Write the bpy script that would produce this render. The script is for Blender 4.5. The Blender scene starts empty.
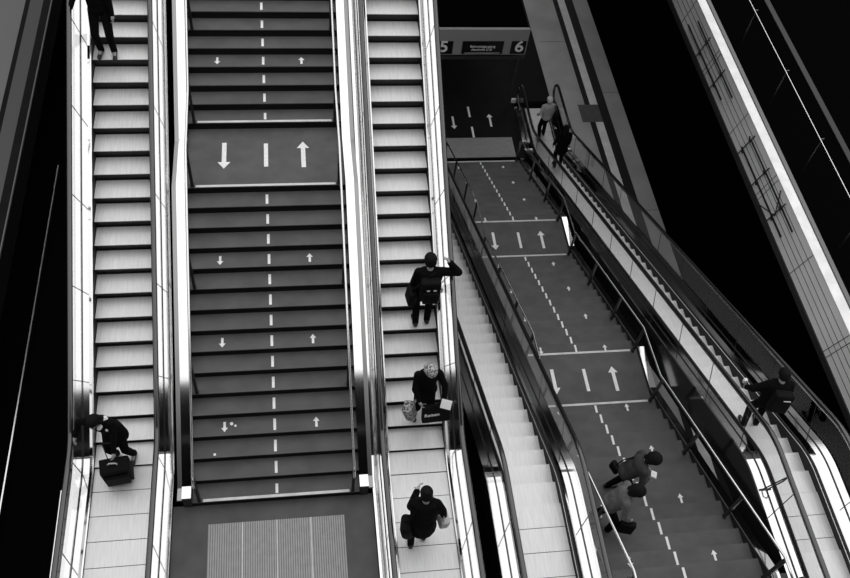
import bpy, bmesh, math, random
from mathutils import Vector, Matrix
random.seed(7)
scn = bpy.context.scene
COL = scn.collection
PI = math.pi

# ------------------------------------------------------------------ materials
def mat(name, base, rough=.6, metal=0., spec=.5, var=0., vscale=(6, 6, 6), bump=0., coat=0., lo=.35, hi=.65, detail=4):
    m = bpy.data.materials.new(name); m.use_nodes = True
    nt = m.node_tree; b = nt.nodes['Principled BSDF']
    b.inputs['Base Color'].default_value = (base, base, base, 1)
    b.inputs['Roughness'].default_value = rough
    b.inputs['Metallic'].default_value = metal
    b.inputs['Specular IOR Level'].default_value = spec
    if coat:
        b.inputs['Coat Weight'].default_value = coat; b.inputs['Coat Roughness'].default_value = .08
    if var or bump:
        g = nt.nodes.new('ShaderNodeNewGeometry'); mp = nt.nodes.new('ShaderNodeMapping')
        mp.inputs['Scale'].default_value = vscale
        n = nt.nodes.new('ShaderNodeTexNoise'); n.inputs['Scale'].default_value = 1.; n.inputs['Detail'].default_value = detail
        nt.links.new(g.outputs['Position'], mp.inputs['Vector']); nt.links.new(mp.outputs[0], n.inputs['Vector'])
        if var:
            r = nt.nodes.new('ShaderNodeMapRange')
            r.inputs[1].default_value = lo; r.inputs[2].default_value = hi
            r.inputs[3].default_value = base * (1 - var); r.inputs[4].default_value = base * (1 + var)
            nt.links.new(n.outputs['Fac'], r.inputs[0])
            c = nt.nodes.new('ShaderNodeCombineColor')
            for i in range(3): nt.links.new(r.outputs[0], c.inputs[i])
            nt.links.new(c.outputs[0], b.inputs['Base Color'])
        if bump:
            bp = nt.nodes.new('ShaderNodeBump'); bp.inputs['Strength'].default_value = bump; bp.inputs['Distance'].default_value = .01
            nt.links.new(n.outputs['Fac'], bp.inputs['Height']); nt.links.new(bp.outputs[0], b.inputs['Normal'])
    return m

def stripes(name, base, dark, pitch, duty=.5, metal=0., rough=.5, axis=0, extra=None):
    """ribbed surface: lines along the other axis, world coordinates"""
    m = mat(name, base, rough, metal); nt = m.node_tree; b = nt.nodes['Principled BSDF']
    g = nt.nodes.new('ShaderNodeNewGeometry'); s = nt.nodes.new('ShaderNodeSeparateXYZ')
    nt.links.new(g.outputs['Position'], s.inputs[0])
    def math_(op, a, v):
        n = nt.nodes.new('ShaderNodeMath'); n.operation = op; nt.links.new(a, n.inputs[0]); n.inputs[1].default_value = v; return n.outputs[0]
    q = math_('DIVIDE', s.outputs[axis], pitch); q = math_('FRACT', q, 0); q = math_('GREATER_THAN', q, duty)
    no = nt.nodes.new('ShaderNodeTexNoise'); no.inputs['Scale'].default_value = 9; nt.links.new(g.outputs['Position'], no.inputs['Vector'])
    r = nt.nodes.new('ShaderNodeMapRange'); r.inputs[3].default_value = dark; r.inputs[4].default_value = base
    nt.links.new(q, r.inputs[0])
    r2 = nt.nodes.new('ShaderNodeMapRange'); r2.inputs[3].default_value = .8; r2.inputs[4].default_value = 1.2
    nt.links.new(no.outputs['Fac'], r2.inputs[0])
    mu = nt.nodes.new('ShaderNodeMath'); mu.operation = 'MULTIPLY'; nt.links.new(r.outputs[0], mu.inputs[0]); nt.links.new(r2.outputs[0], mu.inputs[1])
    c = nt.nodes.new('ShaderNodeCombineColor')
    for i in range(3): nt.links.new(mu.outputs[0], c.inputs[i])
    nt.links.new(c.outputs[0], b.inputs['Base Color'])
    return m

def glass_mat():
    m = bpy.data.materials.new('balustrade_glass'); m.use_nodes = True; nt = m.node_tree
    for n in list(nt.nodes): nt.nodes.remove(n)
    o = nt.nodes.new('ShaderNodeOutputMaterial'); t = nt.nodes.new('ShaderNodeBsdfTransparent'); gl = nt.nodes.new('ShaderNodeBsdfGlossy')
    t.inputs[0].default_value = (.93, .93, .93, 1); gl.inputs['Roughness'].default_value = .02; gl.inputs['Color'].default_value = (.95, .95, .95, 1)
    f = nt.nodes.new('ShaderNodeFresnel'); f.inputs[0].default_value = 1.25; mx = nt.nodes.new('ShaderNodeMixShader')
    gg = nt.nodes.new('ShaderNodeNewGeometry'); fm = nt.nodes.new('ShaderNodeMath'); fm.operation = 'SUBTRACT'; fm.use_clamp = True
    nt.links.new(f.outputs[0], fm.inputs[0]); nt.links.new(gg.outputs['Backfacing'], fm.inputs[1]); nt.links.new(fm.outputs[0], mx.inputs[0]); nt.links.new(t.outputs[0], mx.inputs[1]); nt.links.new(gl.outputs[0], mx.inputs[2]); nt.links.new(mx.outputs[0], o.inputs[0])
    return m

M = dict(
    steel=mat('satin_steel_deck', .88, .07, 1., var=.01, vscale=(14, .7, .7)),
    skirt=mat('skirt_steel', .34, .3, 1.),
    edge=mat('bright_edge_steel', .8, .22, 1.),
    gasket=mat('black_gasket', .01, .7),
    rubber=mat('handrail_rubber', .012, .16, spec=.9, coat=.6),
    rail_metal=mat('rail_steel', .75, .2, 1.),
    black=mat('black_cladding', .012, .3, spec=.35),
    glossblack=mat('dark_gloss_panel', .012, .12, spec=.5),
    tread=mat('ribbed_step_metal', .80, .45, .35, var=.08, vscale=(60, 3, 3), lo=.3, hi=.7),
    riser=mat('step_riser_black', .022, .5, spec=.2),
    comb=mat('comb_plate_metal', .86, .45, .3, var=.06, vscale=(70, 3, 3)),
    stone=mat('dark_stone_tread', .095, .62, spec=.25, var=.13, vscale=(2.5, 3, 3), detail=8),
    stoneriser=mat('shaded_stone_riser', .012, .8, spec=.1),  # tread stone darkened: the shade on the risers is in the colour
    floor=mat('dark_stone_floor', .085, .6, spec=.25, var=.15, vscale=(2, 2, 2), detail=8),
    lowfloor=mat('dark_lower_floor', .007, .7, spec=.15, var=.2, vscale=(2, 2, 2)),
    strip=mat('white_nosing_strip', .62, .5, var=.12, vscale=(5, 5, 5)),
    paint=mat('white_marking', .85, .5, var=.06, vscale=(20, 20, 20)),
    post=mat('black_post', .012, .35),
    concrete=mat('platform_stone', .48, .7, spec=.2, var=.10, vscale=(1.2, 1.2, 1.2), detail=8),
    bandblack=mat('black_platform_band', .022, .7, spec=.2),
    bandwhite=mat('white_platform_band', .9, .6, spec=.2, var=.08, vscale=(3, 3, 3)),
    plate=mat('grey_floor_plate', .12, .6, spec=.2, var=.1),
    tactile=stripes('ribbed_tactile_field', .34, .16, .036, .42),
    pit=mat('black_track_bed', .002, .95, spec=.0),
    fascia=mat('pale_panel_paint', .80, .5, spec=.3, var=.04, vscale=(1, 1, 1)),
    fascialine=mat('panel_seam', .03, .7),
    grey=mat('mid_grey_metal', .16, .5),
    dim=mat('dim_grey_trim', .025, .6),
    signgrey=mat('sign_grey_metal', .30, .5, spec=.3),
    signblack=mat('sign_black_panel', .006, .4, spec=.2),
    signwhite=mat('sign_lettering', .9, .5),
    gallery=mat('gallery_concrete', .05, .9, spec=.1),
    skin=mat('skin_grey', .34, .55), haird=mat('dark_hair', .006, .8, spec=.15, var=.3, vscale=(90, 90, 90)),
    hairl=mat('pale_hair', .62, .6, var=.25, vscale=(90, 90, 90)), hairp=mat('streaked_fair_hair', .34, .6, var=.75, vscale=(38, 38, 38), lo=.42, hi=.58),
    coat=mat('black_cloth', .005, .9, spec=.08, var=.3, vscale=(25, 25, 25)), trouser=mat('dark_trouser_cloth', .005, .9, spec=.08),
    shirt=mat('light_grey_shirt', .42, .8, var=.12, vscale=(30, 30, 30)), jacket=mat('grey_jacket_cloth', .11, .8, var=.25, vscale=(22, 22, 22)),
    charcoal=mat('charcoal_cloth', .035, .85, var=.2, vscale=(22, 22, 22)), shoe=mat('black_shoe', .01, .4), shoel=mat('pale_shoe', .5, .5),
    bag=mat('black_bag_fabric', .004, .75, spec=.15, var=.2, vscale=(40, 40, 40)), paper=mat('white_paper', .85, .6), baglight=mat('light_bag_cloth', .5, .7, var=.2, vscale=(30, 30, 30)),
    pattern=mat('mottled_bag_cloth', .30, .7, var=.8, vscale=(30, 30, 30), lo=.42, hi=.58), reflect=mat('reflective_trim', .6, .4), screen=mat('phone_glass', .02, .1),
)
M['glass'] = glass_mat()

# ------------------------------------------------------------------ mesh helpers
class MB:
    def __init__(s): s.v = []; s.f = []; s.m = []
    def add(s, vs, fs, mi=0):
        o = len(s.v); s.v += [tuple(v) for v in vs]
        for f in fs: s.f.append([i + o for i in f]); s.m.append(mi)
        return s
    def box(s, x0, x1, y0, y1, z0, z1, mi=0):
        vs = [(x, y, z) for x in (x0, x1) for y in (y0, y1) for z in (z0, z1)]
        return s.add(vs, [(0, 1, 3, 2), (4, 6, 7, 5), (0, 4, 5, 1), (2, 3, 7, 6), (0, 2, 6, 4), (1, 5, 7, 3)], mi)
    def prism(s, poly, x0, x1, mi=0):            # poly in (y,z), extruded along x
        n = len(poly); vs = [(x0, y, z) for y, z in poly] + [(x1, y, z) for y, z in poly]
        fs = [tuple(range(n))[::-1], tuple(range(n, 2 * n))] + [(i, (i + 1) % n, n + (i + 1) % n, n + i) for i in range(n)]
        return s.add(vs, fs, mi)
    def sweep(s, sec, path, mi=0):               # sec: closed polygon (x,dz); path: (Y,Z)
        n = len(sec); vs = [(x, Y, Z + dz) for Y, Z in path for x, dz in sec]; fs = []
        for k in range(len(path) - 1):
            for i in range(n):
                j = (i + 1) % n; fs.append((k * n + i, k * n + j, (k + 1) * n + j, (k + 1) * n + i))
        fs.append(tuple(range(n))[::-1]); e = (len(path) - 1) * n; fs.append(tuple(range(e, e + n)))
        return s.add(vs, fs, mi)
    def tube(s, pts, r, seg=10, flat=1., mi=0, cap=True):
        pts = [Vector(p) for p in pts]; rs = r if isinstance(r, (list, tuple)) else [r] * len(pts)
        vs = []; fs = []; prev = None
        for k, p in enumerate(pts):
            t = (pts[min(k + 1, len(pts) - 1)] - pts[max(k - 1, 0)]).normalized()
            a = Vector((1, 0, 0)) if prev is None else prev
            a = (a - t * a.dot(t))
            if a.length < 1e-4: a = Vector((0, 1, 0)) - t * t.y
            a.normalize(); prev = a; b = t.cross(a)
            for i in range(seg):
                w = 2 * PI * i / seg; vs.append(p + a * math.cos(w) * rs[k] + b * math.sin(w) * rs[k] * flat)
        for k in range(len(pts) - 1):
            for i in range(seg):
                j = (i + 1) % seg; fs.append((k * seg + i, k * seg + j, (k + 1) * seg + j, (k + 1) * seg + i))
        if cap:
            fs.append(tuple(range(seg))[::-1]); e = (len(pts) - 1) * seg; fs.append(tuple(range(e, e + seg)))
        return s.add(vs, fs, mi)
    def mesh(s, name, mats, off=(0, 0, 0), smooth=False):
        me = bpy.data.meshes.new(name)
        me.from_pydata([(a - off[0], b - off[1], c - off[2]) for a, b, c in s.v], [], s.f)
        for m in mats: me.materials.append(m)
        for p, i in zip(me.polygons, s.m): p.material_index = i; p.use_smooth = smooth
        bm = bmesh.new(); bm.from_mesh(me); bmesh.ops.recalc_face_normals(bm, faces=bm.faces); bm.to_mesh(me); bm.free()
        return me

def wpos(o):
    p = Vector((0, 0, 0))
    while o is not None: p += o.location; o = o.parent
    return p
def obj(name, mb, mats, parent=None, smooth=False, loc=None, label=None):
    """mesh given in world coordinates; origin at loc (or the bottom centre of the mesh)"""
    if not isinstance(mats, (list, tuple)): mats = [mats]
    if loc is None:
        xs, ys, zs = zip(*mb.v); loc = ((min(xs) + max(xs)) / 2, (min(ys) + max(ys)) / 2, min(zs))
    me = mb.mesh(name, mats, loc, smooth); o = bpy.data.objects.new(name, me); COL.objects.link(o)
    o.location = Vector(loc) - (wpos(parent) if parent else Vector((0, 0, 0)))
    if parent: o.parent = parent
    if label: o['label'] = label
    return o
def thing(name, label, cat, loc, group=None, kind=None):
    o = bpy.data.objects.new(name, None); COL.objects.link(o); o.location = loc; o.empty_display_size = .2
    return tag(o, label, cat, group, kind)
def tag(o, label=None, cat=None, group=None, kind=None):
    if label: o['label'] = label
    if cat: o['category'] = cat
    if group: o['group'] = group
    if kind: o['kind'] = kind
    return o
def struct(name, mb, mats, label, cat='floor', smooth=False):
    return tag(obj(name, mb, mats, None, smooth), label, cat, kind='structure')

# ------------------------------------------------------------------ camera
cam = bpy.data.cameras.new('camera'); co = bpy.data.objects.new('camera', cam); COL.objects.link(co)
CP = Vector((0.504751, -5.587216, 13.653311))
rt = Vector((0.9896416, -0.11141309, 0.09053526)); up = Vector((0.03858105, 0.81384813, 0.57979542)); fw = Vector((0.13827875, 0.57029672, -0.8097164))
Rm = Matrix((rt, up, -fw)).transposed()
co.matrix_world = Matrix.Translation(CP) @ Rm.to_4x4()
cam.sensor_width = 36; cam.lens = 886.4868 * 36 / 850; cam.clip_end = 300
scn.camera = co

# ------------------------------------------------------------------ escalators
def build_path(Y0, Yv1, z0, Yv2, z2, Y1, R=3.0, n=12):
    """flat - arc - slope - arc - flat in the YZ plane, vertices at Yv1 and Yv2"""
    th = math.atan2(z2 - z0, Yv2 - Yv1); pts = [(Y0, z0)]
    for (Yv, zv, a0, a1) in ((Yv1, z0, 0, th), (Yv2, z2, th, 0)):
        T = R * math.tan(abs(th) / 2)
        p0 = (Yv - T * math.cos(a0), zv - T * math.sin(a0)); sg = 1 if a1 > a0 else -1
        c = (p0[0] - sg * R * math.sin(a0), p0[1] + sg * R * math.cos(a0))
        for i in range(n + 1):
            a = a0 + (a1 - a0) * i / n; pts.append((c[0] + sg * R * math.sin(a), c[1] - sg * R * math.cos(a)))
    pts.append((Y1, z2)); return pts
def arclen(path):
    s = [0]
    for a, b in zip(path, path[1:]): s.append(s[-1] + math.hypot(b[0] - a[0], b[1] - a[1]))
    return s
def at_s(path, S, s):
    for k in range(len(S) - 1):
        if s <= S[k + 1] or k == len(S) - 2:
            t = (s - S[k]) / (S[k + 1] - S[k]); a, b = path[k], path[k + 1]
            return (a[0] + (b[0] - a[0]) * t, a[1] + (b[1] - a[1]) * t)
def at_Y(path, Y):
    for a, b in zip(path, path[1:]):
        if a[0] <= Y <= b[0]: return a[1] + (b[1] - a[1]) * (Y - a[0]) / (b[0] - a[0])
    return path[0][1] if Y < path[0][0] else path[-1][1]
def sub_path(path, S, s0, s1):
    out = [at_s(path, S, s0)] + [p for p, s in zip(path, S) if s0 + 1e-4 < s < s1 - 1e-4] + [at_s(path, S, s1)]
    return out

STEPS = {}
def escalator(key, cx, th, d, path, spath, anchorY, combs, label, hh=.86):
    """path: deck line; steps hang d below it; ascending +Y (sg=1) or descending (sg=-1)"""
    sg = 1 if path[-1][1] > path[0][1] else -1
    Yb, zb = path[0]
    root = thing('escalator', label, 'escalator', (cx, 0, min(zb, path[-1][1])))
    npath = [(y, z - d) for y, z in spath]; NS = arclen(npath); NL = NS[-1]
    # steps: one mesh, shared
    st = MB(); hw = th
    prof = [(0, 0), (0, -.012), (.012, -.035), (.032, -.09), (.055, -.15), (.072, -.235), (.405, -.26), (.43, -.03), (.43, -.012), (.394, -.008), (.39, -.012)]
    top = [(0, 0), (0, -.012), (.394, -.02), (.394, -.0)]
    st.prism([(sg * a, b) for a, b in prof[1:]], -hw, hw, 1)
    st.prism([(sg * a, b) for a, b in top], -hw, hw, 0)
    sme = st.mesh('step', [M['tread'], M['riser']])
    sa = None
    for k in range(1, 4000):
        s = NL * k / 4000; y, z = at_s(npath, NS, s)
        if y >= anchorY: sa = s; break
    y_lo, y_hi = combs; items = []
    s = sa % .405
    while s < NL:
        y, z = at_s(npath, NS, s)
        lo = y if sg > 0 else y - .42
        if lo > y_lo - .35 and lo + .42 < y_hi + .35:
            o = bpy.data.objects.new('step', sme); COL.objects.link(o); o.parent = root
            o.location = Vector((cx, y, z)) - root.location; items.append((y, z))
        s += .405
    STEPS[key] = (items, sg, cx)
    S = arclen(path); L = S[-1]
    # comb plates
    for yc, side in ((y_lo, -1), (y_hi, 1)):
        m = MB(); z = at_Y(npath, yc) + .012
        ya, yb = (yc - 1.1, yc) if side < 0 else (yc, yc + 1.1)
        ya = max(ya, path[0][0] - .4); yb = min(yb, path[-1][0] + .4)
        m.box(cx - th - .02, cx + th + .02, ya, yb, z - .05, z, 0)
        obj('comb_plate', m, M['comb'], root)
    # step well below
    m = MB(); m.sweep([(cx - .78, -.95), (cx + .78, -.95), (cx + .78, -.45), (cx - .78, -.45)], path); obj('truss_casing', m, M['black'], root)
    for s_ in (-1, 1):
        X = lambda a: cx + s_ * a
        m = MB(); m.sweep([(X(th + .008), -d - .34), (X(th + .008), -.02), (X(th + .03), -.02), (X(th + .03), -d - .34)], path); obj('skirt_panel', m, M['gasket'], root)
        e0 = th + .006; dz0 = -.018 if d < .1 else -.07
        m = MB(); m.sweep([(X(e0), dz0 - .02), (X(e0), dz0), (X(e0 + .018), dz0 + .006), (X(e0 + .018), dz0 - .02)], path); obj('skirt_edge', m, M['edge'], root)
        m = MB(); m.sweep([(X(e0 + .018), dz0 + .004), (X(.525), .018), (X(.622), .018), (X(.622), -.03), (X(e0 + .018), dz0 - .03)], path); obj('inner_deck', m, M['steel'], root)
        m = MB(); m.sweep([(X(.622), -.04), (X(.622), .026), (X(.650), .026), (X(.650), -.04)], path); obj('glass_gasket', m, M['gasket'], root)
        m = MB(); m.sweep([(X(.650), -.03), (X(.650), .018), (X(.785), .018), (X(.785), -.03)], path); obj('outer_deck', m, M['steel'], root)
        m = MB(); m.sweep([(X(.768), -.95), (X(.768), -.03), (X(.785), -.03), (X(.785), -.95)], path); obj('side_cladding', m, M['glossblack'], root)
        # glass panels
        n = max(1, round(L / 1.45)); ed = [L * k / n for k in range(n + 1)]
        for k in range(n):
            pp = sub_path(path, S, ed[k] + .006, ed[k + 1] - .006)
            # perpendicular ends
            def nrm(s):
                a = at_s(path, S, max(0, s - .02)); b = at_s(path, S, min(L, s + .02)); t = math.atan2(b[1] - a[1], b[0] - a[0]); return -math.sin(t), math.cos(t)
            ss = [ed[k] + .006] + [q for q in S if ed[k] + .0061 < q < ed[k + 1] - .0061] + [ed[k + 1] - .006]
            vs = []
            for q, (y, z) in zip(ss, pp):
                ny, nz = nrm(q); h = (hh - .02) * nz
                for x in (X(.628), X(.642)):
                    vs.append((x, y, z)); vs.append((x, y + ny * h, z + nz * h))
            fs = []
            for i in range(len(ss) - 1):
                a, b = i * 4, i * 4 + 4
                fs += [(a, a + 1, b + 1, b), (a + 2, b + 2, b + 3, a + 3), (a, b, b + 2, a + 2), (a + 1, a + 3, b + 3, b + 1)]
            fs += [(0, 2, 3, 1), (4 * len(ss) - 4, 4 * len(ss) - 3, 4 * len(ss) - 1, 4 * len(ss) - 2)]
            m = MB(); m.add(vs, fs); obj('glass_panel', m, M['glass'], root)
            if k < n - 1:
                (ya, za), (yb, zb_) = at_s(path, S, ed[k + 1] - .005), at_s(path, S, ed[k + 1] + .005); ny, nz = nrm(ed[k + 1]); h = (hh - .04) * nz
                vs = [(x, y, z) for x in (X(.629), X(.641)) for y, z in ((ya, za), (yb, zb_), (yb + ny * h, zb_ + nz * h), (ya + ny * h, za + nz * h))]
                m = MB(); m.add(vs, [(0, 1, 2, 3), (4, 7, 6, 5), (0, 4, 5, 1), (1, 5, 6, 2), (2, 6, 7, 3), (3, 7, 4, 0)]); obj('glass_joint', m, M['gasket'], root)
        # handrail loop with newel returns
        r = .36; hp = []
        y0, z0 = path[0]; y1, z1 = path[-1]
        for i in range(13):
            a = PI * 1.5 - PI * i / 12; hp.append((y0 + r * math.cos(a), z0 + hh - r + r * math.sin(a)))
        hp += [(y, z + hh) for y, z in path[1:-1]]
        for i in range(13):
            a = PI / 2 - PI * i / 12; hp.append((y1 + r * math.cos(a), z1 + hh - r + r * math.sin(a)))
        hp = [(y0 + .35, z0 + hh - 2 * r)] + hp + [(y1 - .35, z1 + hh - 2 * r)]
        m = MB(); pts = [(X(.635), y, z) for y, z in hp]; m.tube(pts, .043, 12, .8)
        obj('handrail', m, M['rubber'], root, smooth=True)
        m = MB(); m.tube([(X(.635), y, z - .045 if 1 < i < len(hp) - 2 else z) for i, (y, z) in enumerate(hp)], .030, 8, 1.); obj('handrail_guide', m, M['rail_metal'], root)
        for yy, zz, q in ((y0, z0, -1), (y1, z1, 1)):   # rounded glass at the newels
            vs = []; fs = []; K = 12
            for x in (X(.628), X(.642)):
                vs.append((x, yy, zz + hh - r))
                for i in range(K + 1):
                    a = PI / 2 + q * -1 * PI * i / K; vs.append((x, yy + (r - .02) * math.cos(a), zz + hh - r + (r - .02) * math.sin(a)))
            o_ = K + 2
            for i in range(1, K + 1): fs += [(0, i, i + 1), (o_, o_ + i + 1, o_ + i), (i, o_ + i, o_ + i + 1, i + 1)]
            fs += [(0, o_, o_ + 1, 1), (0, K + 1, o_ + K + 1, o_)]
            m = MB(); m.add(vs, fs); obj('newel_glass', m, M['glass'], root)
    return root

LZ = -7.273
sA = math.tan(.4861970)
def pathA(Yv, R=1.0): return build_path(-2.3, Yv, .06, Yv + 6.0 / sA, 6.06, Yv + 6.0 / sA + 1.6, R)
sB = math.tan(.46539712)
def deckA(Yv): return build_path(-2.3, Yv - .25, .06, Yv + 6.0 / sA, 6.06, Yv + 6.0 / sA + 1.6, .9)
def pathB(Yv, R=1.5): return build_path(-2.3, Yv, 0., Yv - LZ / sB, LZ, 16.72, R)
escalator('E1', -2.410, .466, .06, deckA(.993), pathA(.993, 3.0), 1.5330767 + 6 * .35806, (-1.75, 12.9), 'long pale escalator left of the central stairs, a suitcase standing on it')
escalator('E2', 2.3146, .466, .06, deckA(.7356), pathA(.7356, 3.0), 1.0985204 + 6 * .35806, (-1.75, 12.7), 'bright escalator just right of the central stairs, carrying three people in dark clothes')
escalator('E3', 4.210, .44, .20, pathB(.12), pathB(.12, 2.0), 2.65, (-1.7, 15.9), 'empty white-stepped escalator going down left of the lower arrow-marked stairs')
escalator('E4', 8.825, .40, .22, pathB(.17), pathB(.17, 2.0), 2.17, (-1.47, 15.75), 'far right escalator going down to the striped platform, three people on it')

# ------------------------------------------------------------------ stairs
def arrow(m, cx, cy, z, L, w, hw, hl, sg):
    """flat painted arrow, 3 mm thick, pointing sg along Y"""
    pts = [(-w / 2, -L / 2), (w / 2, -L / 2), (w / 2, L / 2 - hl), (hw / 2, L / 2 - hl), (0, L / 2), (-hw / 2, L / 2 - hl), (-w / 2, L / 2 - hl)]
    n = len(pts); vs = [(cx + x, cy + y * sg, z + .001) for x, y in pts] + [(cx + x, cy + y * sg, z + .004) for x, y in pts]
    m.add(vs, [tuple(range(n)), tuple(range(n, 2 * n))] + [(i, (i + 1) % n, n + (i + 1) % n, n + i) for i in range(n)])
def staircase(cx, Yo, z0, sg, n, run, rise, land, flights, arrows, label, rail_label, base_label, arrow_x=(-.79, .665), post_idx=(0, 5, 10), wid=1.31):
    root = thing('staircase', label, 'stairs', (cx, Yo, z0))
    W = lambda t: Yo + sg * t
    def ybox(m, x0, x1, t0, t1, za, zb, mi=0):
        a, b = sorted((W(t0), W(t1))); m.box(x0, x1, a, b, za, zb, mi)
    t = 0; z = z0; nose = []; posts = []
    for F in range(flights):
        for k in range(1, n + 1):
            last = k == n
            tn = t + (k - 1) * run; zn = z + k * rise
            m = MB(); ybox(m, cx - wid, cx + wid, tn, tn + run + .05, zn - .018, zn, 0)
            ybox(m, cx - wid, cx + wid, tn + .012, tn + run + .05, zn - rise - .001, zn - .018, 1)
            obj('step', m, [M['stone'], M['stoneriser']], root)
            nose.append((tn, zn))
            if k == 1:
                m = MB(); ybox(m, cx - 1.147, cx + 1.147, tn + .004, tn + .05, zn + .0005, zn + .004); obj('nosing_strip', m, M['strip'], root)
            m = MB(); ybox(m, cx - .022, cx + .022, tn + (.045 if k > 1 else .07), tn + run - .07 + (.02 if k > 1 else 0), zn + .001, zn + .004); obj('centre_dash', m, M['paint'], root)
            if (F, k) in arrows or ('*', k) in arrows:
                for ax, s2 in ((arrow_x[0], -1), (arrow_x[1], 1)):
                    m = MB(); arrow(m, cx + ax, W(tn + run / 2), zn, .18, .04, .105, .075, s2); obj('small_arrow', m, M['paint'], root)
            if (k - 1) in post_idx: posts.append((tn + .03, zn))
        zl = z + (n + 1) * rise; tl = t + n * run
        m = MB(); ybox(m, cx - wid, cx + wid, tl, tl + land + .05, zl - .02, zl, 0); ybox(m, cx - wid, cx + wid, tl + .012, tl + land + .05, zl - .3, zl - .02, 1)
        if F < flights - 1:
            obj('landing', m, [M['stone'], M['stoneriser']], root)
            m = MB(); ybox(m, cx - 1.147, cx + 1.147, tl + .004, tl + .05, zl + .0005, zl + .004); obj('nosing_strip', m, M['strip'], root)
            tm = tl + .53 * land
            m = MB(); ybox(m, cx - .035, cx + .035, tm - .27, tm + .27, zl + .001, zl + .004); obj('centre_dash', m, M['paint'], root)
            for ax, s2 in ((-.70, -1), (.63, 1)):
                m = MB(); arrow(m, cx + ax, W(tm), zl, .60, .075, .21, .15, s2); obj('large_arrow', m, M['paint'], root)
        nose.append((tl, zl)); posts.append((tl + .05, zl))
        t, z = tl + land, zl
    # stringers with steel caps: slope parallel to the nosing line, level over landings
    sl = rise / run; off = .09; pts = []
    t = 0; z = z0
    for F in range(flights):
        zs = z + rise + off; lev = zs + (sl * .2 if base_label else 0) if F == 0 else prev
        ts = t + (lev - (z + rise + off)) / sl
        pts.append((0 if F == 0 else ts, lev)); 
        if F == 0 and base_label: pts.append((.2, lev))
        zl = z + (n + 1) * rise; tl = t + n * run
        prev = zl + off + .0; pts.append((tl, prev)); t, z = tl + land, zl
    if flights > 0: pts.append((t - land + .6, prev))
    P = [(W(a), b) for a, b in pts]
    for s_ in (-1, 1):
        X = lambda a: cx + s_ * a
        m = MB(); m.sweep([(X(wid + .0), -.03), (X(wid + .0), 0), (X(wid + .14), 0), (X(wid + .14), -.03)], P); obj('stringer_cap', m, M['steel'], root)
        m = MB(); m.sweep([(X(wid + .004), -.75), (X(wid + .004), -.03), (X(wid + .136), -.03), (X(wid + .136), -.75)], P); obj('stringer', m, M['glossblack'], root)
        if base_label:
            m = MB(); m.sweep([(X(wid + .145), -.10), (X(wid + .145), -.06), (X(wid + .215), -.06), (X(wid + .215), -.10)], P); obj('gap_cover', m, M['skirt'], root)
    # handrails
    for s_ in (-1, 1):
        x = cx + s_ * 1.20
        hr = thing('stair_handrail', rail_label[0 if s_ < 0 else 1], 'handrail', (x, W(posts[0][0]), posts[0][1]))
        H = .90; rp = []; t = 0; z = z0
        for F in range(flights):
            a0 = t + .03; z_a = z + rise + H
            zl = z + (n + 1) * rise; tl = t + n * run
            if F == 0: rp += [(-.02, z_a - .30), (-.06, z_a - .12), (.03, z_a)]
            else: rp.append((t + .0 - .10, z_a - .02 - .05 + .0))
            rp.append((tl + .02, zl + H - .02)); t, z = tl + land, zl
        rp.append((t - land + .5, rp[-1][1]))
        m = MB(); m.tube([(x, W(a), b) for a, b in rp], .021, 8); obj('rail_tube', m, M['rail_metal'], hr, smooth=True)
        def rail_z(tt):
            for a, b in zip(rp[2:], rp[3:]):
                if a[0] <= tt <= b[0]: return a[1] + (b[1] - a[1]) * (tt - a[0]) / (b[0] - a[0])
            return rp[-1][1]
        for (tp, zp) in posts:
            m = MB(); ybox(m, x - .022, x + .022, tp - .028, tp + .028, zp - .0, rail_z(tp) - .03); ybox(m, x - .03, x + .03, tp - .045, tp + .045, zp, zp + .015)
            obj('post', m, M['post'], hr)
            m = MB(); m.tube([(x, W(tp), rail_z(tp) - .05), (x, W(tp), rail_z(tp) - .01)], .012, 6); obj('rail_bracket', m, M['rail_metal'], hr)
    return root
staircase(0, 0, 0, 1, 15, .2993, .15555, 1.3377, 2, {(0, 4), (0, 8), (0, 12), (1, 4), (1, 8), (1, 12)},
          'wide central dark stairs with painted dashes and arrows, between the two long escalators',
          ('handrail with black posts along the left side of the central stairs', 'handrail with black posts along the right side of the central stairs'), True)
B0Y = 14.044; bn, brun, brise, bland = 14, .31418, .161618, 1.3332
staircase(6.427, B0Y, LZ, -1, bn, brun, brise, bland, 3, {('*', 0)} | {(0, k) for k in (14, 10, 6, 2)} | {(1, k) for k in (14, 10, 6, 2)} | {(2, k) for k in (13, 9, 5, 1)},
          'lower three-flight dark stairs with dashed centre line, beside the empty white-stepped escalator',
          ('thin handrail on the left side of the lower three-flight stairs', 'thin handrail on the right side of the lower three-flight stairs'), None, post_idx=(0, 5, 10))
# small worn white spots near the foot of the central stairs
for (x, y, zk, r) in ((-.68, 1.10, 4, .028), (-.95, .655, 3, .022), (-.62, 1.06, 4, .02)):
    m = MB(); z = zk * .15555; vs = [(x + r * math.cos(a * PI / 4), y + r * math.sin(a * PI / 4) * 1.1, z + h) for h in (.001, .003) for a in range(8)]
    m.add(vs, [tuple(range(8)), tuple(range(8, 16))] + [(i, (i + 1) % 8, 8 + (i + 1) % 8, 8 + i) for i in range(8)])
    p = [o for o in COL.objects if o.name.startswith('staircase')][0]
    obj('white_spot', m, M['paint'], p)

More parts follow.
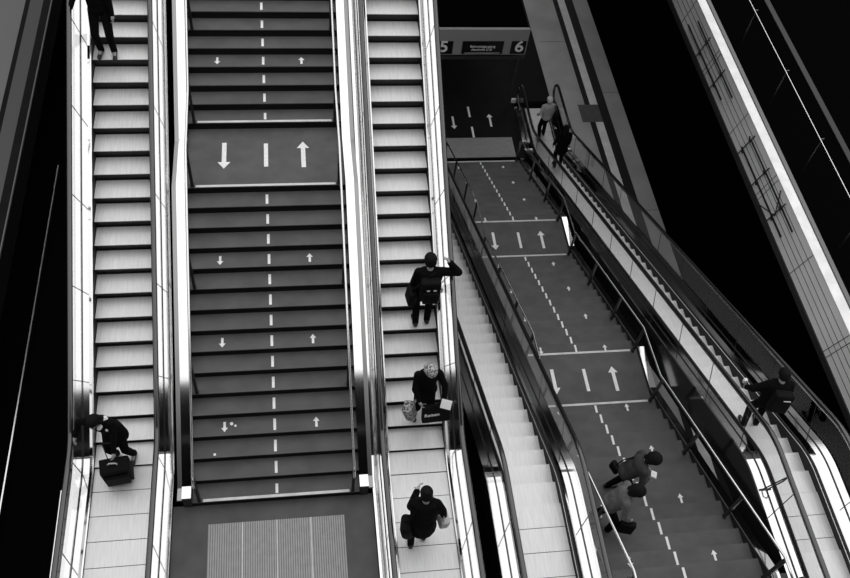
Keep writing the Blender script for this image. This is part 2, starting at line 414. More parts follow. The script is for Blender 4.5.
# ------------------------------------------------------------------ floors and voids
struct('floor', MB().box(-1.62, 1.52, -2.6, .02, -.4, 0), M['floor'], 'dark stone floor at the foot of the central stairs')
m = MB(); m.box(-1.075, 1.045, -1.9, -.31, .0005, .006)
struct('floor_tactile', m, M['tactile'], 'ribbed light tactile field in the floor below the central stairs')
for x in (-.545, -.015, .515): tag(obj('floor_inlay', MB().box(x - .008, x + .008, -1.9, -.31, .006, .008), M['strip']), 'thin pale line dividing the ribbed tactile field', 'floor', 'dividing lines of the tactile field', 'structure')
struct('trim_1', MB().box(-3.355, -3.33, -2.6, .42, -.05, .02), M['edge'], 'thin bright metal edge at the bottom left, outside the left escalator', 'trim')
struct('floor_upper', MB().box(4.985, 8.05, -4.2, -1.818 - .005, -.4, 0), M['floor'], 'dark floor at the top of the lower stairs')
m = MB(); m.box(3.2, 8.07, 14.3, 34, LZ - .5, LZ); m.box(8.07, 9.42, 16.98, 34, LZ - .5, LZ)
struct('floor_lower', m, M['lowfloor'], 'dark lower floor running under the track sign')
struct('floor_tactile_lower', MB().box(5.37, 7.71, 14.35, 15.25, LZ + .0005, LZ + .007), M['tactile'], 'light tactile field in the lower floor at the foot of the lower stairs')
def mark(name, x, y, kind, lab, grp=None):
    m = MB()
    if kind == 'dash': m.box(x - .035, x + .035, y - .25, y + .25, LZ + .001, LZ + .004)
    else: arrow(m, x, y, LZ, .6, .07, .21, .15, kind)
    tag(obj(name, m, M['paint']), lab, 'floor marking', grp)
mark('floor_arrow', 5.82, 15.98, -1, 'white arrow on the dark lower floor pointing towards the stairs')
mark('floor_arrow', 7.10, 16.07, 1, 'white arrow on the dark lower floor pointing away under the sign')
mark('floor_dash', 6.42, 15.52, 'dash', 'white centre dash touching the light tactile field on the lower floor')
mark('floor_dash', 6.42, 16.49, 'dash', 'white centre dash farther under the sign on the lower floor')
# right platform
m = MB(); m.box(9.61, 11.98, -12, 34, LZ - 1.0, LZ); m.box(9.42, 9.61, 16.98, 34, LZ - 1., LZ)
struct('floor_platform', m, M['concrete'], 'grey platform floor below the far right escalator', 'platform')
for (a, b, mm, nm, lab) in ((10.60, 10.79, 'bandblack', 'platform_band', 'black band left of the white platform stripe'), (11.07, 11.39, 'bandblack', 'platform_band', 'black band right of the white platform stripe'), (10.79, 11.07, 'bandwhite', 'platform_stripe', 'broad white stripe running along the right platform')):
    m = MB()
    if a < 11.07: m.box(a, b, 16.78, 34, LZ + .0005, LZ + .004); m.box(a, b, -12, 15.92, LZ + .0005, LZ + .004)
    else: m.box(a, b, -12, 34, LZ + .0005, LZ + .004)
    tag(obj('floor_band', m, M[mm]), lab, 'platform marking', kind='structure')
tag(obj('floor_plate', MB().box(10.34, 11.07, 15.92, 16.78, LZ + .001, LZ + .008), M['plate']), 'square dark grey plate interrupting the white platform stripe', 'floor plate')
for i in range(14):
    y = -4.6 + 2.75 * i
    if i != 7: tag(obj('floor_joint', MB().box(9.62, 10.60, y, y + .018, LZ + .0003, LZ + .0015) if i % 2 else MB().box(11.39, 11.98, y, y + .018, LZ + .0003, LZ + .0015), M['dim']), 'thin dark joint across the grey platform paving', 'floor', 'joints of the platform paving', 'structure')
# left platform
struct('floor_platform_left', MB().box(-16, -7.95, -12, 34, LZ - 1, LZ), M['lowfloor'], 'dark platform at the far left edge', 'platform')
tag(obj('floor_band', MB().box(-8.66, -8.22, -12, 34, LZ + .0005, LZ + .004), mat('grey_band', .10, .7)), 'dim grey stripe along the far left platform', 'platform marking', kind='structure')
tag(obj('floor_band', MB().box(-12, -8.82, -12, 34, LZ + .0005, LZ + .004), mat('pale_band', .2, .7)), 'paler paving at the far left corner', 'platform marking', kind='structure')
struct('trim_2', MB().box(-7.96, -7.925, 5, 34, LZ - .06, LZ + .01), M['grey'], 'thin grey edge of the far left platform', 'trim')
tag(obj('track_rail', MB().box(-7.075, -7.04, -8, 15.2, -8.3, -8.14), M['edge']), 'thin bright rail in the black track pit at the left', 'rail')
struct('floor_track_bed', MB().box(-30, 40, -20, 45, -8.7, -8.3), M['pit'], 'black track bed between the platforms', 'track bed')
# upper floors and added slabs out of the picture, which shade and reflect
struct('floor_gallery', MB().box(-14, 16, -20, -5.2, 11.6, 12.0), M['gallery'], 'gallery the view is taken from')
struct('floor_gallery_upper', MB().box(-14, 16, -20, -5.55, 16.0, 16.5), M['gallery'], 'higher gallery overhead of the viewpoint, out of the picture')
struct('floor_top', MB().box(-14, 3.25, 13.6, 40, 5.6, 6.0), M['gallery'], 'top floor reached by the two long escalators')

struct('floor_shade_slab', MB().box(3.3, 8.0, 8.2, 40, 5.6, 6.0), M['gallery'], 'slab added above the lower stairs to shade them, out of the picture')  # unseen slab, added to darken the lower flights
struct('floor_shade_slab_right', MB().box(8.0, 17, 28, 40, 5.6, 6.0), M['gallery'], 'slab added above the far end of the platform to darken reflections, out of the picture')  # unseen slab, added so the escalator's lower decks reflect dark

# ------------------------------------------------------------------ track sign over the lower passage
sg_ = thing('track_sign', 'grey overhead sign with black panels reading 5 and 6 over the lower passage', 'sign', (7.72, 16.55, LZ))
obj('sign_body', MB().box(4.9, 7.94, 16.51, 16.62, -4.82, -3.84), M['signgrey'], sg_)
obj('lower_rail', MB().box(4.92, 7.94, 16.50, 16.62, -5.0, -4.90), M['dim'], sg_)
for x in (7.76, 5.06): obj('post', MB().box(x - .05, x + .05, 16.56, 16.66, LZ, -4.9), M['dim'], sg_)
for a, b in ((4.96, 5.54), (5.84, 7.17), (7.42, 7.90)): obj('black_panel', MB().box(a, b, 16.495, 16.51, -4.78, -4.28), M['signblack'], sg_)
def text(body, size, x, y, z, parent, mt, rot=(PI / 2, 0, 0), name='lettering', ext=.003, align='CENTER', shear=0):
    c = bpy.data.curves.new(name, 'FONT'); c.body = body; c.size = size; c.extrude = ext; c.align_x = align; c.align_y = 'CENTER'; c.shear = shear; c.offset = .010 if size > .3 else .001
    o = bpy.data.objects.new(name, c); COL.objects.link(o); o.rotation_euler = rot; c.materials.append(mt); o.parent = parent
    bpy.context.view_layer.update()
    me = bpy.data.meshes.new_from_object(o.evaluated_get(bpy.context.evaluated_depsgraph_get())); bpy.data.objects.remove(o)
    o = bpy.data.objects.new(name, me); COL.objects.link(o); o.rotation_euler = rot; o.parent = parent
    if not me.materials: me.materials.append(mt)
    o.location = Vector((x, y, z)) - wpos(parent); return o
text('6', .60, 7.69, 16.488, -4.50, sg_, M['signwhite'], name='numeral'); text('5', .60, 5.25, 16.488, -4.50, sg_, M['signwhite'], name='numeral')
text('Bahnsteigzugang', .125, 6.5, 16.488, -4.48, sg_, M['signwhite']); text('Abschnitt C-D', .115, 6.48, 16.488, -4.605, sg_, M['signwhite'])
obj('underline', MB().box(5.94, 7.08, 16.488, 16.495, -4.745, -4.735), M['signwhite'], sg_)
struct('ceiling', MB().box(3.3, 7.92, 16.64, 34, -4.4, -3.90), M['pit'], 'black soffit over the lower passage behind the sign', 'ceiling')
tag(obj('marker_lamp', MB().box(7.98, 8.13, 16.9, 16.98, LZ + .0, LZ + .16), M['bandwhite']), 'small white block at the foot of the far right escalator', 'marker')

# ------------------------------------------------------------------ pale parapet at the right with its railing
fx0, fx1, zb = 10.86, 10.97, -.80
par = thing('parapet', 'pale panelled parapet running diagonally at the upper right', 'parapet', (10.95, 8, -.95))
m = MB(); m.add([(fx0, -12, zb), (fx1, -12, 0), (fx1 + .3, -12, 0), (fx0 + .3, -12, zb), (fx0, 34, zb), (fx1, 34, 0), (fx1 + .3, 34, 0), (fx0 + .3, 34, zb)],
                [(0, 1, 5, 4), (1, 2, 6, 5), (2, 3, 7, 6), (3, 0, 4, 7), (0, 3, 2, 1), (4, 5, 6, 7)]); obj('panel_face', m, M['fascia'], par)
obj('cap', MB().box(fx1 - .01, fx1 + .22, -12, 34, .0, .03), M['bandwhite'], par, label='bright white cap')
obj('rear_rim', MB().box(fx1 + .24, fx1 + .33, -12, 34, .0, .05), M['grey'], par)
obj('lower_trim', MB().box(fx0 - .03, fx0 + .2, -12, 34, zb - .17, zb), M['dim'], par)
def face_pt(f, y, o=.004): return (fx0 + (fx1 - fx0) * f - o, y, zb * (1 - f))
for f in (.2, .4, .58, .78):
    m = MB(); a = face_pt(f - .008, 0); b = face_pt(f + .008, 0)
    m.add([(a[0], -12, a[2]), (b[0], -12, b[2]), (b[0] + .01, -12, b[2]), (a[0] + .01, -12, a[2]), (a[0], 34, a[2]), (b[0], 34, b[2]), (b[0] + .01, 34, b[2]), (a[0] + .01, 34, a[2])], [(0, 1, 5, 4), (1, 2, 6, 5), (2, 3, 7, 6), (3, 0, 4, 7), (0, 3, 2, 1), (4, 5, 6, 7)])
    obj('seam', m, M['fascialine'], par)
for k in range(-3, 12):
    y = 4.62 + 2.09 * k; m = MB()
    for yy in ((y,) if k % 2 == 0 else (y, y + .14)):
        a = face_pt(0, yy); b = face_pt(1, yy - .12)
        m.tube([a, b], .008, 4)
    obj('panel_joint', m, M['fascialine'], par)
fr = thing('rod_frame', 'dark frame of rods and clamps fixed to the face of the pale parapet', 'rod frame', (10.87, 8.8, -.5))
for f, y0, y1 in ((.28, 5.45, 8.15), (.72, 5.3, 8.0), (.28, 9.75, 12.6), (.72, 9.45, 12.3)):
    m = MB(); a = face_pt(f, y0, .035); b = face_pt(f, y1, .035); m.tube([a, b], .021, 6); obj('rod', m, M['post'], fr)
for y in (6.0, 7.05, 8.05, 10.3, 11.5, 13.9):
    m = MB(); m.tube([face_pt(.02, y + .06, .05), face_pt(.93, y - .06, .05)], .015, 6); obj('cross_bar', m, M['post'], fr)
    for f in (.28, .72):
        a = face_pt(f, y, .06); m = MB(); m.tube([(a[0], a[1] - .06, a[2] - .04), (a[0], a[1] + .06, a[2] + .04)], .022, 6); obj('clamp', m, M['post'], fr)
m = MB(); m.tube([face_pt(.0, 6.6, .05), face_pt(.42, 5.95, .06), face_pt(.97, 6.3, .05)], .014, 6); obj('bent_brace', m, M['post'], fr)
struct('floor_right', MB().box(11.3, 26, -12, 34, -.5, -.02), M['pit'], 'black floor behind the pale parapet')
struct('trim_3', MB().box(12.84, 12.98, -12, 34, -.02, .01), M['dim'], 'dim grey strip in the dark floor at the upper right', 'trim')
rl = thing('guard_rail', 'thin bright line of a railing in the dark upper right corner', 'railing', (11.54, 8, -.02))
obj('rail_tube', MB().tube([(11.545, -12, 1.0), (11.545, 34, 1.0)], .013, 6), M['edge'], rl)
for k in range(-8, 12):
    y = 6.82 + 2.16 * k
    m = MB().box(11.60, 11.62, y - .015, y + .015, -.02, .95); obj('post', m, M['black'], rl); m = MB().tube([(11.545, y, 1.0), (11.66, y + .03, .98)], .011, 5); obj('bracket', m, M['grey'], rl)

# ------------------------------------------------------------------ small glass support brackets
for (x, y) in ((8.11, -.42),):
    b = thing('glass_clamp', 'small folded metal bracket on the white deck of the far right escalator', 'bracket', (x, y, .02))
    m = MB(); m.tube([(x, y, .03), (x + .16, y + .0, .34), (x + .30, y + .02, .50)], .012, 6); m.tube([(x + .10, y, .03), (x + .24, y, .32), (x + .30, y + .02, .50)], .012, 6); obj('arm', m, M['post'], b)
    obj('foot', MB().box(x - .05, x + .16, y - .015, y + .015, .019, .035), M['post'], b)

# ------------------------------------------------------------------ people
def cap_mesh(bm, p0, p1, r0, r1, seg=14):
    p0, p1 = Vector(p0), Vector(p1); ax = p1 - p0; L = ax.length or 1e-4; t = ax / L if ax.length else Vector((0, 0, 1))
    a = t.orthogonal().normalized(); b = t.cross(a); rings = []
    for i in range(1, 5): w = -PI / 2 + i * PI / 8 * .999; rings.append((p0 + t * r0 * math.sin(w), r0 * math.cos(w)))
    for i in range(0, 4): w = i * PI / 8; rings.append((p1 + t * r1 * math.sin(w), r1 * math.cos(w)))
    V = [[bm.verts.new(c + a * r * math.cos(2 * PI * j / seg) + b * r * math.sin(2 * PI * j / seg)) for j in range(seg)] for c, r in rings]
    for k in range(len(V) - 1):
        for j in range(seg): bm.faces.new((V[k][j], V[k][(j + 1) % seg], V[k + 1][(j + 1) % seg], V[k + 1][j]))
    e0 = bm.verts.new(p0 - t * r0); e1 = bm.verts.new(p1 + t * r1)
    for j in range(seg): bm.faces.new((e0, V[0][(j + 1) % seg], V[0][j])); bm.faces.new((e1, V[-1][j], V[-1][(j + 1) % seg]))
def ell_mesh(bm, c, r, rot=None):
    mt = Matrix.Translation(Vector(c)) @ (rot.to_4x4() if rot else Matrix.Identity(4)) @ Matrix.Diagonal((r[0], r[1], r[2], 1))
    bmesh.ops.create_icosphere(bm, subdivisions=3, radius=1, matrix=mt)
def fuse(name, prims, voxel, mt, parent, rootM, smooth=2):
    bm = bmesh.new()
    for p in prims:
        if p[0] == 'c': cap_mesh(bm, *p[1:])
        else: ell_mesh(bm, *p[1:])
    bmesh.ops.recalc_face_normals(bm, faces=bm.faces)
    me = bpy.data.meshes.new(name + '_src'); bm.to_mesh(me); bm.free()
    o = bpy.data.objects.new(name, me); COL.objects.link(o)
    md = o.modifiers.new('r', 'REMESH'); md.mode = 'VOXEL'; md.voxel_size = voxel; md.use_smooth_shade = True
    if smooth: s = o.modifiers.new('s', 'SMOOTH'); s.iterations = smooth; s.factor = .5
    bpy.context.view_layer.update()
    me2 = bpy.data.meshes.new_from_object(o.evaluated_get(bpy.context.evaluated_depsgraph_get()))
    me2.name = name; me2.materials.clear(); me2.materials.append(mt)
    o.modifiers.clear(); o.data = me2; bpy.data.meshes.remove(me)
    me2.transform(rootM)
    for p in me2.polygons: p.use_smooth = True
    o.parent = parent
    return o
def ik(a, b, l1, l2, hint):
    a, b = Vector(a), Vector(b); d = b - a; L = min(d.length, (l1 + l2) * .998); t = d.normalized(); b = a + t * L
    x = (l1 * l1 - l2 * l2 + L * L) / (2 * L); h = math.sqrt(max(l1 * l1 - x * x, 0)); hv = Vector(hint); hv = (hv - t * hv.dot(t)).normalized()
    return a + t * x + hv * h, b
LAST = {}
def person(label, loc, yaw, H=1.75, lean=4, side=0, feet=((-.1, 0, 0), (.1, 0, 0)), hands=((-.24, .08, .82), (.24, .08, .82)), elb=((-.3, -1, -.2), (.3, -1, -.2)), look=(0, .25, -.1),
           top='coat', legs='trouser', hair='haird', hairlen=0, coatlen=0, shoes='shoe', bulk=1., hat=None, hv=1.06):
    """local frame: x right, y forward, z up; hands/feet relative to the root"""
    k = H / 1.75
    root = thing('person', label, 'person', loc)
    Rm_ = Matrix.Rotation(-yaw, 4, 'Z')          # yaw measured clockwise from +Y
    V = lambda *a: Vector(a) * k
    ln = math.radians(lean)
    hip = V(0, -.02, .92)
    fz = min(f[2] for f in feet)
    def tor(x, y, z):      # torso frame above the hip, leaning forward
        z0 = z - .92; return hip + Vector((x * k + side * z0 * k, (y * math.cos(ln) + z0 * math.sin(ln)) * k, (z0 * math.cos(ln) - y * math.sin(ln)) * k))
    neck = tor(0, 0, 1.46); lk = Vector(look); head = tor(0, .01, 1.50) + Vector((lk.x * .10, lk.y * .14, .11 + lk.z * .05)) * k
    f_ = Vector((lk.x, 1, lk.z * 1.4)).normalized() if look else Vector((0, 1, 0)); rgt = f_.cross(Vector((0, 0, 1))).normalized(); u_ = rgt.cross(f_)
    hr = Matrix((rgt, f_, u_)).transposed()
    HP = lambda a, b, c: head + (rgt * a + f_ * b + u_ * c) * k
    body = [('e', head + u_ * .02 * k, (.076 * k, .094 * k, .10 * k), hr), ('e', HP(0, .03, -.055), (.055 * k, .062 * k, .065 * k), hr), ('c', HP(0, -.015, -.05), neck, .052 * k, .058 * k),
            ('c', HP(0, .085, .012), HP(0, .106, -.022), .009 * k, .015 * k), ('c', HP(-.03, .093, -.055), HP(.03, .093, -.055), .010 * k, .010 * k), ('e', HP(0, .078, -.092), (.022 * k,) * 3),
            ('e', HP(-.078, -.005, -.005), (.012 * k, .02 * k, .032 * k), hr), ('e', HP(.078, -.005, -.005), (.012 * k, .02 * k, .032 * k), hr)]
    body += [('e', tor(0, 0, 1.28), (.15 * k, .10 * k, .19 * k)), ('e', tor(0, 0, 1.08), (.125 * k, .09 * k, .14 * k)), ('e', hip, (.15 * k, .105 * k, .11 * k))]
    jk = [('c', tor(-.06 * bulk, 0, 1.34), hip + V(-.06 * bulk, 0, .03), .115 * k * bulk, .105 * k * bulk), ('c', tor(.06 * bulk, 0, 1.34), hip + V(.06 * bulk, 0, .03), .115 * k * bulk, .105 * k * bulk), ('e', tor(0, .0, 1.30), (.185 * k * bulk, .125 * k * bulk, .19 * k)), ('e', tor(0, .0, 1.10), (.165 * k * bulk, .125 * k * bulk, .2 * k)), ('e', hip + V(0, 0, .02), (.17 * k * bulk, .135 * k * bulk, .13 * k)),
          ('c', tor(-.10, 0, 1.42), tor(.10, 0, 1.42), .07 * k, .07 * k)]
    tr = [('e', hip - V(0, 0, .02), (.155 * k, .12 * k, .11 * k))]
    if coatlen:
        jk += [('c', hip, hip + V(0, .02, -coatlen), .16 * k * bulk, .19 * k * bulk), ('c', hip + V(-.05, 0, 0), hip + V(-.09, -.02, -coatlen), .13 * k, .13 * k), ('c', hip + V(.05, 0, 0), hip + V(.09, -.02, -coatlen), .13 * k, .13 * k)]
    parts = {}
    for i, s in enumerate((-1, 1)):
        sh = tor(s * .175, 0, 1.40); hd = V(*hands[i]); el, wr = ik(sh, hd, .285 * k, .26 * k, elb[i])
        body += [('c', sh, el, .045 * k, .036 * k), ('c', el, wr, .036 * k, .024 * k)]
        jk += [('c', sh, el, .066 * k * bulk, .056 * k * bulk), ('c', el, el + (wr - el) * .93, .056 * k * bulk, .043 * k * bulk)]
        t = (wr - el).normalized(); pn = Vector((s, .15, 0)); pn = (pn - t * pn.dot(t)).normalized(); w = t.cross(pn)
        pc = wr + t * .05 * k
        body += [('c', wr, pc + w * .018 * k, .024 * k, .026 * k), ('c', wr, pc - w * .018 * k, .022 * k, .024 * k)]
        for j, (o_, fl) in enumerate(((-.033, .060), (-.011, .075), (.011, .070), (.033, .055))):
            b0 = pc + (t * .025 + w * o_) * k; b1 = b0 + (t * fl * .55 - pn * .012) * k; b2 = b1 + (t * fl * .25 - pn * .03) * k
            body += [('c', b0, b1, .0095 * k, .009 * k), ('c', b1, b2, .009 * k, .0075 * k)]
        tb = wr + (t * .02 - w * .028) * k if s > 0 else wr + (t * .02 + w * .028) * k; q = -1 if s > 0 else 1
        body += [('c', tb, tb + (t * .035 + w * .028 * q - pn * .01) * k, .012 * k, .0095 * k)]
        ft = V(*feet[i]); an = ft + V(0, -.03, .09); hj = hip + V(s * .09, 0, -.03)
        kn, an = ik(hj, an, .43 * k, .43 * k, (s * .12, 1, .1)); toe = Vector((an.x + s * .02 * k, an.y + .15 * k, an.z - .06 * k))
        body += [('c', hj, kn, .075 * k, .052 * k), ('c', kn, an, .052 * k, .034 * k), ('c', an, toe, .036 * k, .026 * k)]
        tr += [('c', hj, kn, .092 * k, .07 * k), ('c', kn, an + V(0, 0, -.03), .07 * k, .056 * k)]
        parts[i] = (an, toe)
    # facial detail is carried by the body mesh
    bo = fuse('body', body, .0085, M['skin'], root, Rm_, 1)
    fuse('trousers', tr, .014, M[legs], root, Rm_)
    fuse('coat' if coatlen else 'jacket', jk, .014, M[top], root, Rm_, 8); LAST.update(tor=tor, R=Rm_)
    hp_ = [('e', HP(0, -.014, .045), (.090 * k * hv, .106 * k * hv, .09 * k * hv), hr), ('e', HP(0, -.048, .0), (.086 * k * hv, .078 * k * hv, .088 * k), hr)]
    if hairlen: hp_ += [('c', HP(-.03, -.06, -.02), HP(-.04, -.075, -.03 - hairlen), .06 * k, .05 * k), ('c', HP(.03, -.06, -.02), HP(.04, -.075, -.03 - hairlen), .06 * k, .05 * k), ('c', HP(-.07, -.01, 0), HP(-.075, -.03, -hairlen), .035 * k, .03 * k), ('c', HP(.07, -.01, 0), HP(.075, -.03, -hairlen), .035 * k, .03 * k)]
    if hat == 'bun': hp_ += [('e', HP(0, -.09, .09), (.045 * k, .04 * k, .04 * k))]
    # keep the face free
    fuse('hair', hp_, .011, M[hair], root, Rm_, 1)
    eye = MB()
    for sx in (-.03, .03):
        c = HP(sx, .088, .012); vs = []; e = bmesh.new(); bmesh.ops.create_icosphere(e, subdivisions=1, radius=.009 * k, matrix=Matrix.Translation(c))
        e.verts.ensure_lookup_table(); eye.add([v.co.copy() for v in e.verts], [[v.index for v in f.verts] for f in e.faces]); e.free()
    me = eye.mesh('eyes', [M['haird']]); me.transform(Rm_); eo = bpy.data.objects.new('eyes', me); COL.objects.link(eo); eo.parent = bo
    for i in (0, 1):
        an, toe = parts[i]
        fuse('shoe', [('c', an + V(0, -.03, -.05), toe, .042 * k, .036 * k), ('c', an + V(0, -.02, -.02), an + V(0, 0, -.05), .045 * k, .04 * k), ('e', toe + V(0, .01, 0), (.042 * k, .06 * k, .034 * k))], .011, M[shoes], root, Rm_)
    def W(x, y, z): return Vector(loc) + (Rm_ @ (Vector((x, y, z)) * k))
    return root, W

def step_z(key, Y):
    items, sg, cx = STEPS[key]
    best = None
    for y, z in items:
        if (sg > 0 and y <= Y < y + .36) or (sg < 0 and y - .36 < Y <= y): best = (y, z)
    return best
def boxpart(name, c, sz, rot, mt, parent, bevel=.02, seg=3):
    bm = bmesh.new(); bmesh.ops.create_cube(bm, size=1, matrix=Matrix.Diagonal((sz[0], sz[1], sz[2], 1)))
    if bevel: bmesh.ops.bevel(bm, geom=list(bm.edges), offset=bevel, segments=seg, profile=.6, affect='EDGES')
    me = bpy.data.meshes.new(name); bm.to_mesh(me); bm.free(); me.materials.append(mt)
    for p in me.polygons: p.use_smooth = True
    o = bpy.data.objects.new(name, me); COL.objects.link(o)
    o.location = Vector(c) - (wpos(parent) if parent else Vector((0, 0, 0))); o.rotation_euler = rot
    if parent: o.parent = parent
    return o
R_ = math.radians

# P1 person at the very top of the left escalator (only the legs reach into the picture)
y, z = step_z('E1', 7.0); 
person('person in black trousers at the very top of the left escalator, mostly cut off', (-2.62, y + .17, z), R_(180), lean=6, feet=((-.10, .06, 0), (.12, .02, 0)), hands=((-.22, .10, .85), (.42, .12, .98)), top='coat')

# P2 woman near the foot of the left escalator
y, z = step_z('E1', .80)
P2, W2 = person('person in black coat with white collar, leaning on the left handrail above a suitcase', (-2.46, y + .20, z), R_(190), H=1.68, lean=16, side=.14,
             feet=((-.20, .02, 0), (.08, .05, 0)), hands=((-.14, .46, .80), (.50, .22, 1.0)), elb=((-.6, -.6, -.2), (.6, -.5, -.2)), look=(.2, .4, -.35), hairlen=.12, coatlen=.25, hair='haird')
tr_ = LAST['tor']; fuse('collar', [('c', tr_(-.09, -.06, 1.45), tr_(-.02, .10, 1.42), .045, .035), ('c', tr_(-.10, -.03, 1.42), tr_(-.11, .09, 1.34), .045, .035)], .012, M['paper'], P2, LAST['R'])
y, z = step_z('E1', .42)
sc = thing('suitcase', 'black trolley suitcase on the left escalator in front of the leaning person', 'suitcase', (-2.46, y + .22, z))
boxpart('shell', (-2.46, y + .20, z + .33), (.44, .25, .54), (R_(8), 0, R_(8)), M['bag'], sc, .03)
boxpart('front_pocket', (-2.44, y + .05, z + .28), (.36, .06, .36), (R_(8), 0, R_(8)), M['bag'], sc, .02)
m = MB()
for dx in (-.09, .07): m.tube([(-2.46 + dx, y + .26, z + .58), (-2.48 + dx, y + .34, z + 1.0)], .008, 6)
m.tube([(-2.57, y + .34, z + 1.0), (-2.41, y + .34, z + 1.0)], .014, 6); obj('pull_handle', m, M['post'], sc)
m = MB(); m.tube([(-2.54, y + .16, z + .62), (-2.52, y + .16, z + .66), (-2.42, y + .16, z + .66), (-2.40, y + .16, z + .62)], .012, 6); obj('carry_handle', m, M['reflect'], sc)
for dx in (-.17, .17):
    m = MB(); m.tube([(-2.46 + dx - .015, y + .25, z + .035), (-2.46 + dx + .015, y + .25, z + .035)], .034, 10); obj('wheel', m, M['shoe'], sc)

# P3 man waving on the right-hand escalator
y, z = step_z('E2', 2.62)
P3, W3 = person('person in black with a backpack and cap, right arm raised, on the bright escalator', (2.55, y + .14, z), 0, H=1.76, lean=6, feet=((-.13, -.02, 0), (.07, .03, 0)),
            hands=((-.26, .10, .84), (.30, .06, 1.60)), elb=((-.5, -1, 0), (1, -.2, -.35)), look=(0, .4, -.2), bulk=1.2, hv=1.14)
bp = thing('backpack', 'black backpack with two small pale marks, worn by the person raising an arm', 'backpack', tuple(W3(0, -.2, .98)))
boxpart('pack', W3(0, -.19, 1.22), (.32, .17, .44), (R_(-6), 0, 0), M['bag'], bp, .05); boxpart('front_pocket', W3(0, -.29, 1.12), (.26, .06, .24), (R_(-6), 0, 0), M['bag'], bp, .025)
for dx in (-.05, .055): boxpart('pale_mark', W3(dx, -.285, 1.31), (.05, .012, .022), (R_(-6), 0, 0), M['reflect'], bp, .004)
boxpart('hem_band', W3(.06, -.30, 1.0), (.16, .015, .018), (0, 0, R_(8)), M['reflect'], bp, .004)
sb = thing('shoulder_bag', 'dark hip bag at the left side of the person raising an arm', 'bag', tuple(W3(-.26, -.05, .78)))
boxpart('pouch', W3(-.27, -.08, .92), (.14, .26, .30), (0, R_(6), R_(8)), M['bag'], sb, .05)
m = MB(); m.tube([W3(-.27, -.08, 1.05), W3(-.20, -.17, 1.3), W3(0, -.10, 1.47), W3(.14, .02, 1.44)], .014, 6); obj('strap', m, M['bag'], sb)

# P4 person with patterned hair, papers and tote bag
y, z = step_z('E2', 1.22)
P4, W4 = person('person with mottled fair hair holding white papers and a black tote on the bright escalator', (2.44, y + .22, z), R_(178), H=1.72, lean=6, feet=((-.08, .02, 0), (.12, .0, 0)),
            hands=((-.26, .30, .95), (.14, .26, .92)), elb=((-1, -.4, -.3), (1, -.4, -.3)), look=(-.1, .3, -.5), hair='hairp', hairlen=.06, coatlen=.12, hv=1.15)
pp_ = tag(boxpart('paper_sheet', W4(-.27, .40, 1.0), (.17, .02, .15), (R_(-50), 0, R_(-20)), M['paper'], None, .002), 'white folded paper in the hand of the fair-haired person', 'paper')
tb = thing('tote_bag', 'black tote bag with a line of pale lettering held by the fair-haired person', 'bag', tuple(W4(-.12, .34, .45)))
boxpart('bag_body', W4(-.14, .36, .66), (.46, .11, .36), (R_(-14), 0, R_(3)), M['bag'], tb, .03)
text('Reisen', .095, W4(-.06, .435, .70).x, W4(-.06, .43, .70).y, W4(-.06, .43, .72).z, tb, M['signwhite'], (R_(76), 0, R_(5)), ext=.002)
m = MB(); m.tube([W4(-.28, .36, .83), W4(-.26, .34, .96), W4(-.20, .34, .96), W4(-.02, .36, .83)], .010, 6); obj('handle', m, M['bag'], tb)
ps = thing('cloth_bag', 'mottled grey cloth bag hanging at the left knee of the fair-haired person', 'bag', tuple(W4(.26, .15, .28)))
boxpart('bag_body', W4(.26, .20, .50), (.17, .24, .38), (R_(10), R_(-14), R_(-25)), M['pattern'], ps, .06)
m = MB(); m.tube([W4(.22, .14, .66), W4(.17, .20, .92), W4(.26, .26, .66)], .012, 6); obj('handle', m, M['pattern'], ps)

# P5 woman at the foot of the right-hand escalator
P5, W5 = person("person in full black coat with dark pinned-up hair at the bright escalator's foot", (2.18, -.80, step_z('E2', -.80)[1] if step_z('E2', -.80) else 0), R_(4), H=1.68, lean=8, side=-.0, feet=((-.13, -.08, 0), (.09, .06, 0)),
            hands=((-.10, .34, 1.22), (.34, .06, .88)), elb=((-.4, -.6, -1), (1, -.5, .1)), look=(0, .4, -.35), hat='bun', coatlen=.22, bulk=1.28, hv=1.12)
ph = thing('phone', 'small pale phone held up by the person at the foot of the bright escalator', 'phone', tuple(W5(-.12, .40, 1.33)))
boxpart('case', W5(-.11, .36, 1.27), (.075, .012, .15), (R_(30), 0, 0), M['baglight'], ph, .005); boxpart('screen', W5(-.11, .352, 1.268), (.06, .004, .12), (R_(30), 0, 0), M['screen'], ph, 0)
hb = thing('handbag', 'light soft handbag at the right side of the person in the full black coat', 'bag', tuple(W5(.34, .02, .62)))
boxpart('bag_body', W5(.33, .04, .80), (.15, .26, .20), (0, R_(8), R_(10)), M['baglight'], hb, .05)
m = MB(); m.tube([W5(.33, -.05, .88), W5(.31, .0, 1.1), W5(.17, .03, 1.40), W5(.31, .10, 1.05), W5(.33, .13, .88)], .009, 6); obj('strap', m, M['baglight'], hb)
sk = thing('sling_bag', 'black bag swinging at the left hip of the person in the full black coat', 'bag', tuple(W5(-.32, -.05, .55)))
boxpart('bag_body', W5(-.24, -.08, .78), (.18, .30, .36), (0, R_(-10), R_(-12)), M['bag'], sk, .085, 5)
m = MB(); m.tube([W5(-.30, -.05, .92), W5(-.22, -.12, 1.2), W5(-.12, -.03, 1.46)], .012, 6); obj('strap', m, M['bag'], sk)

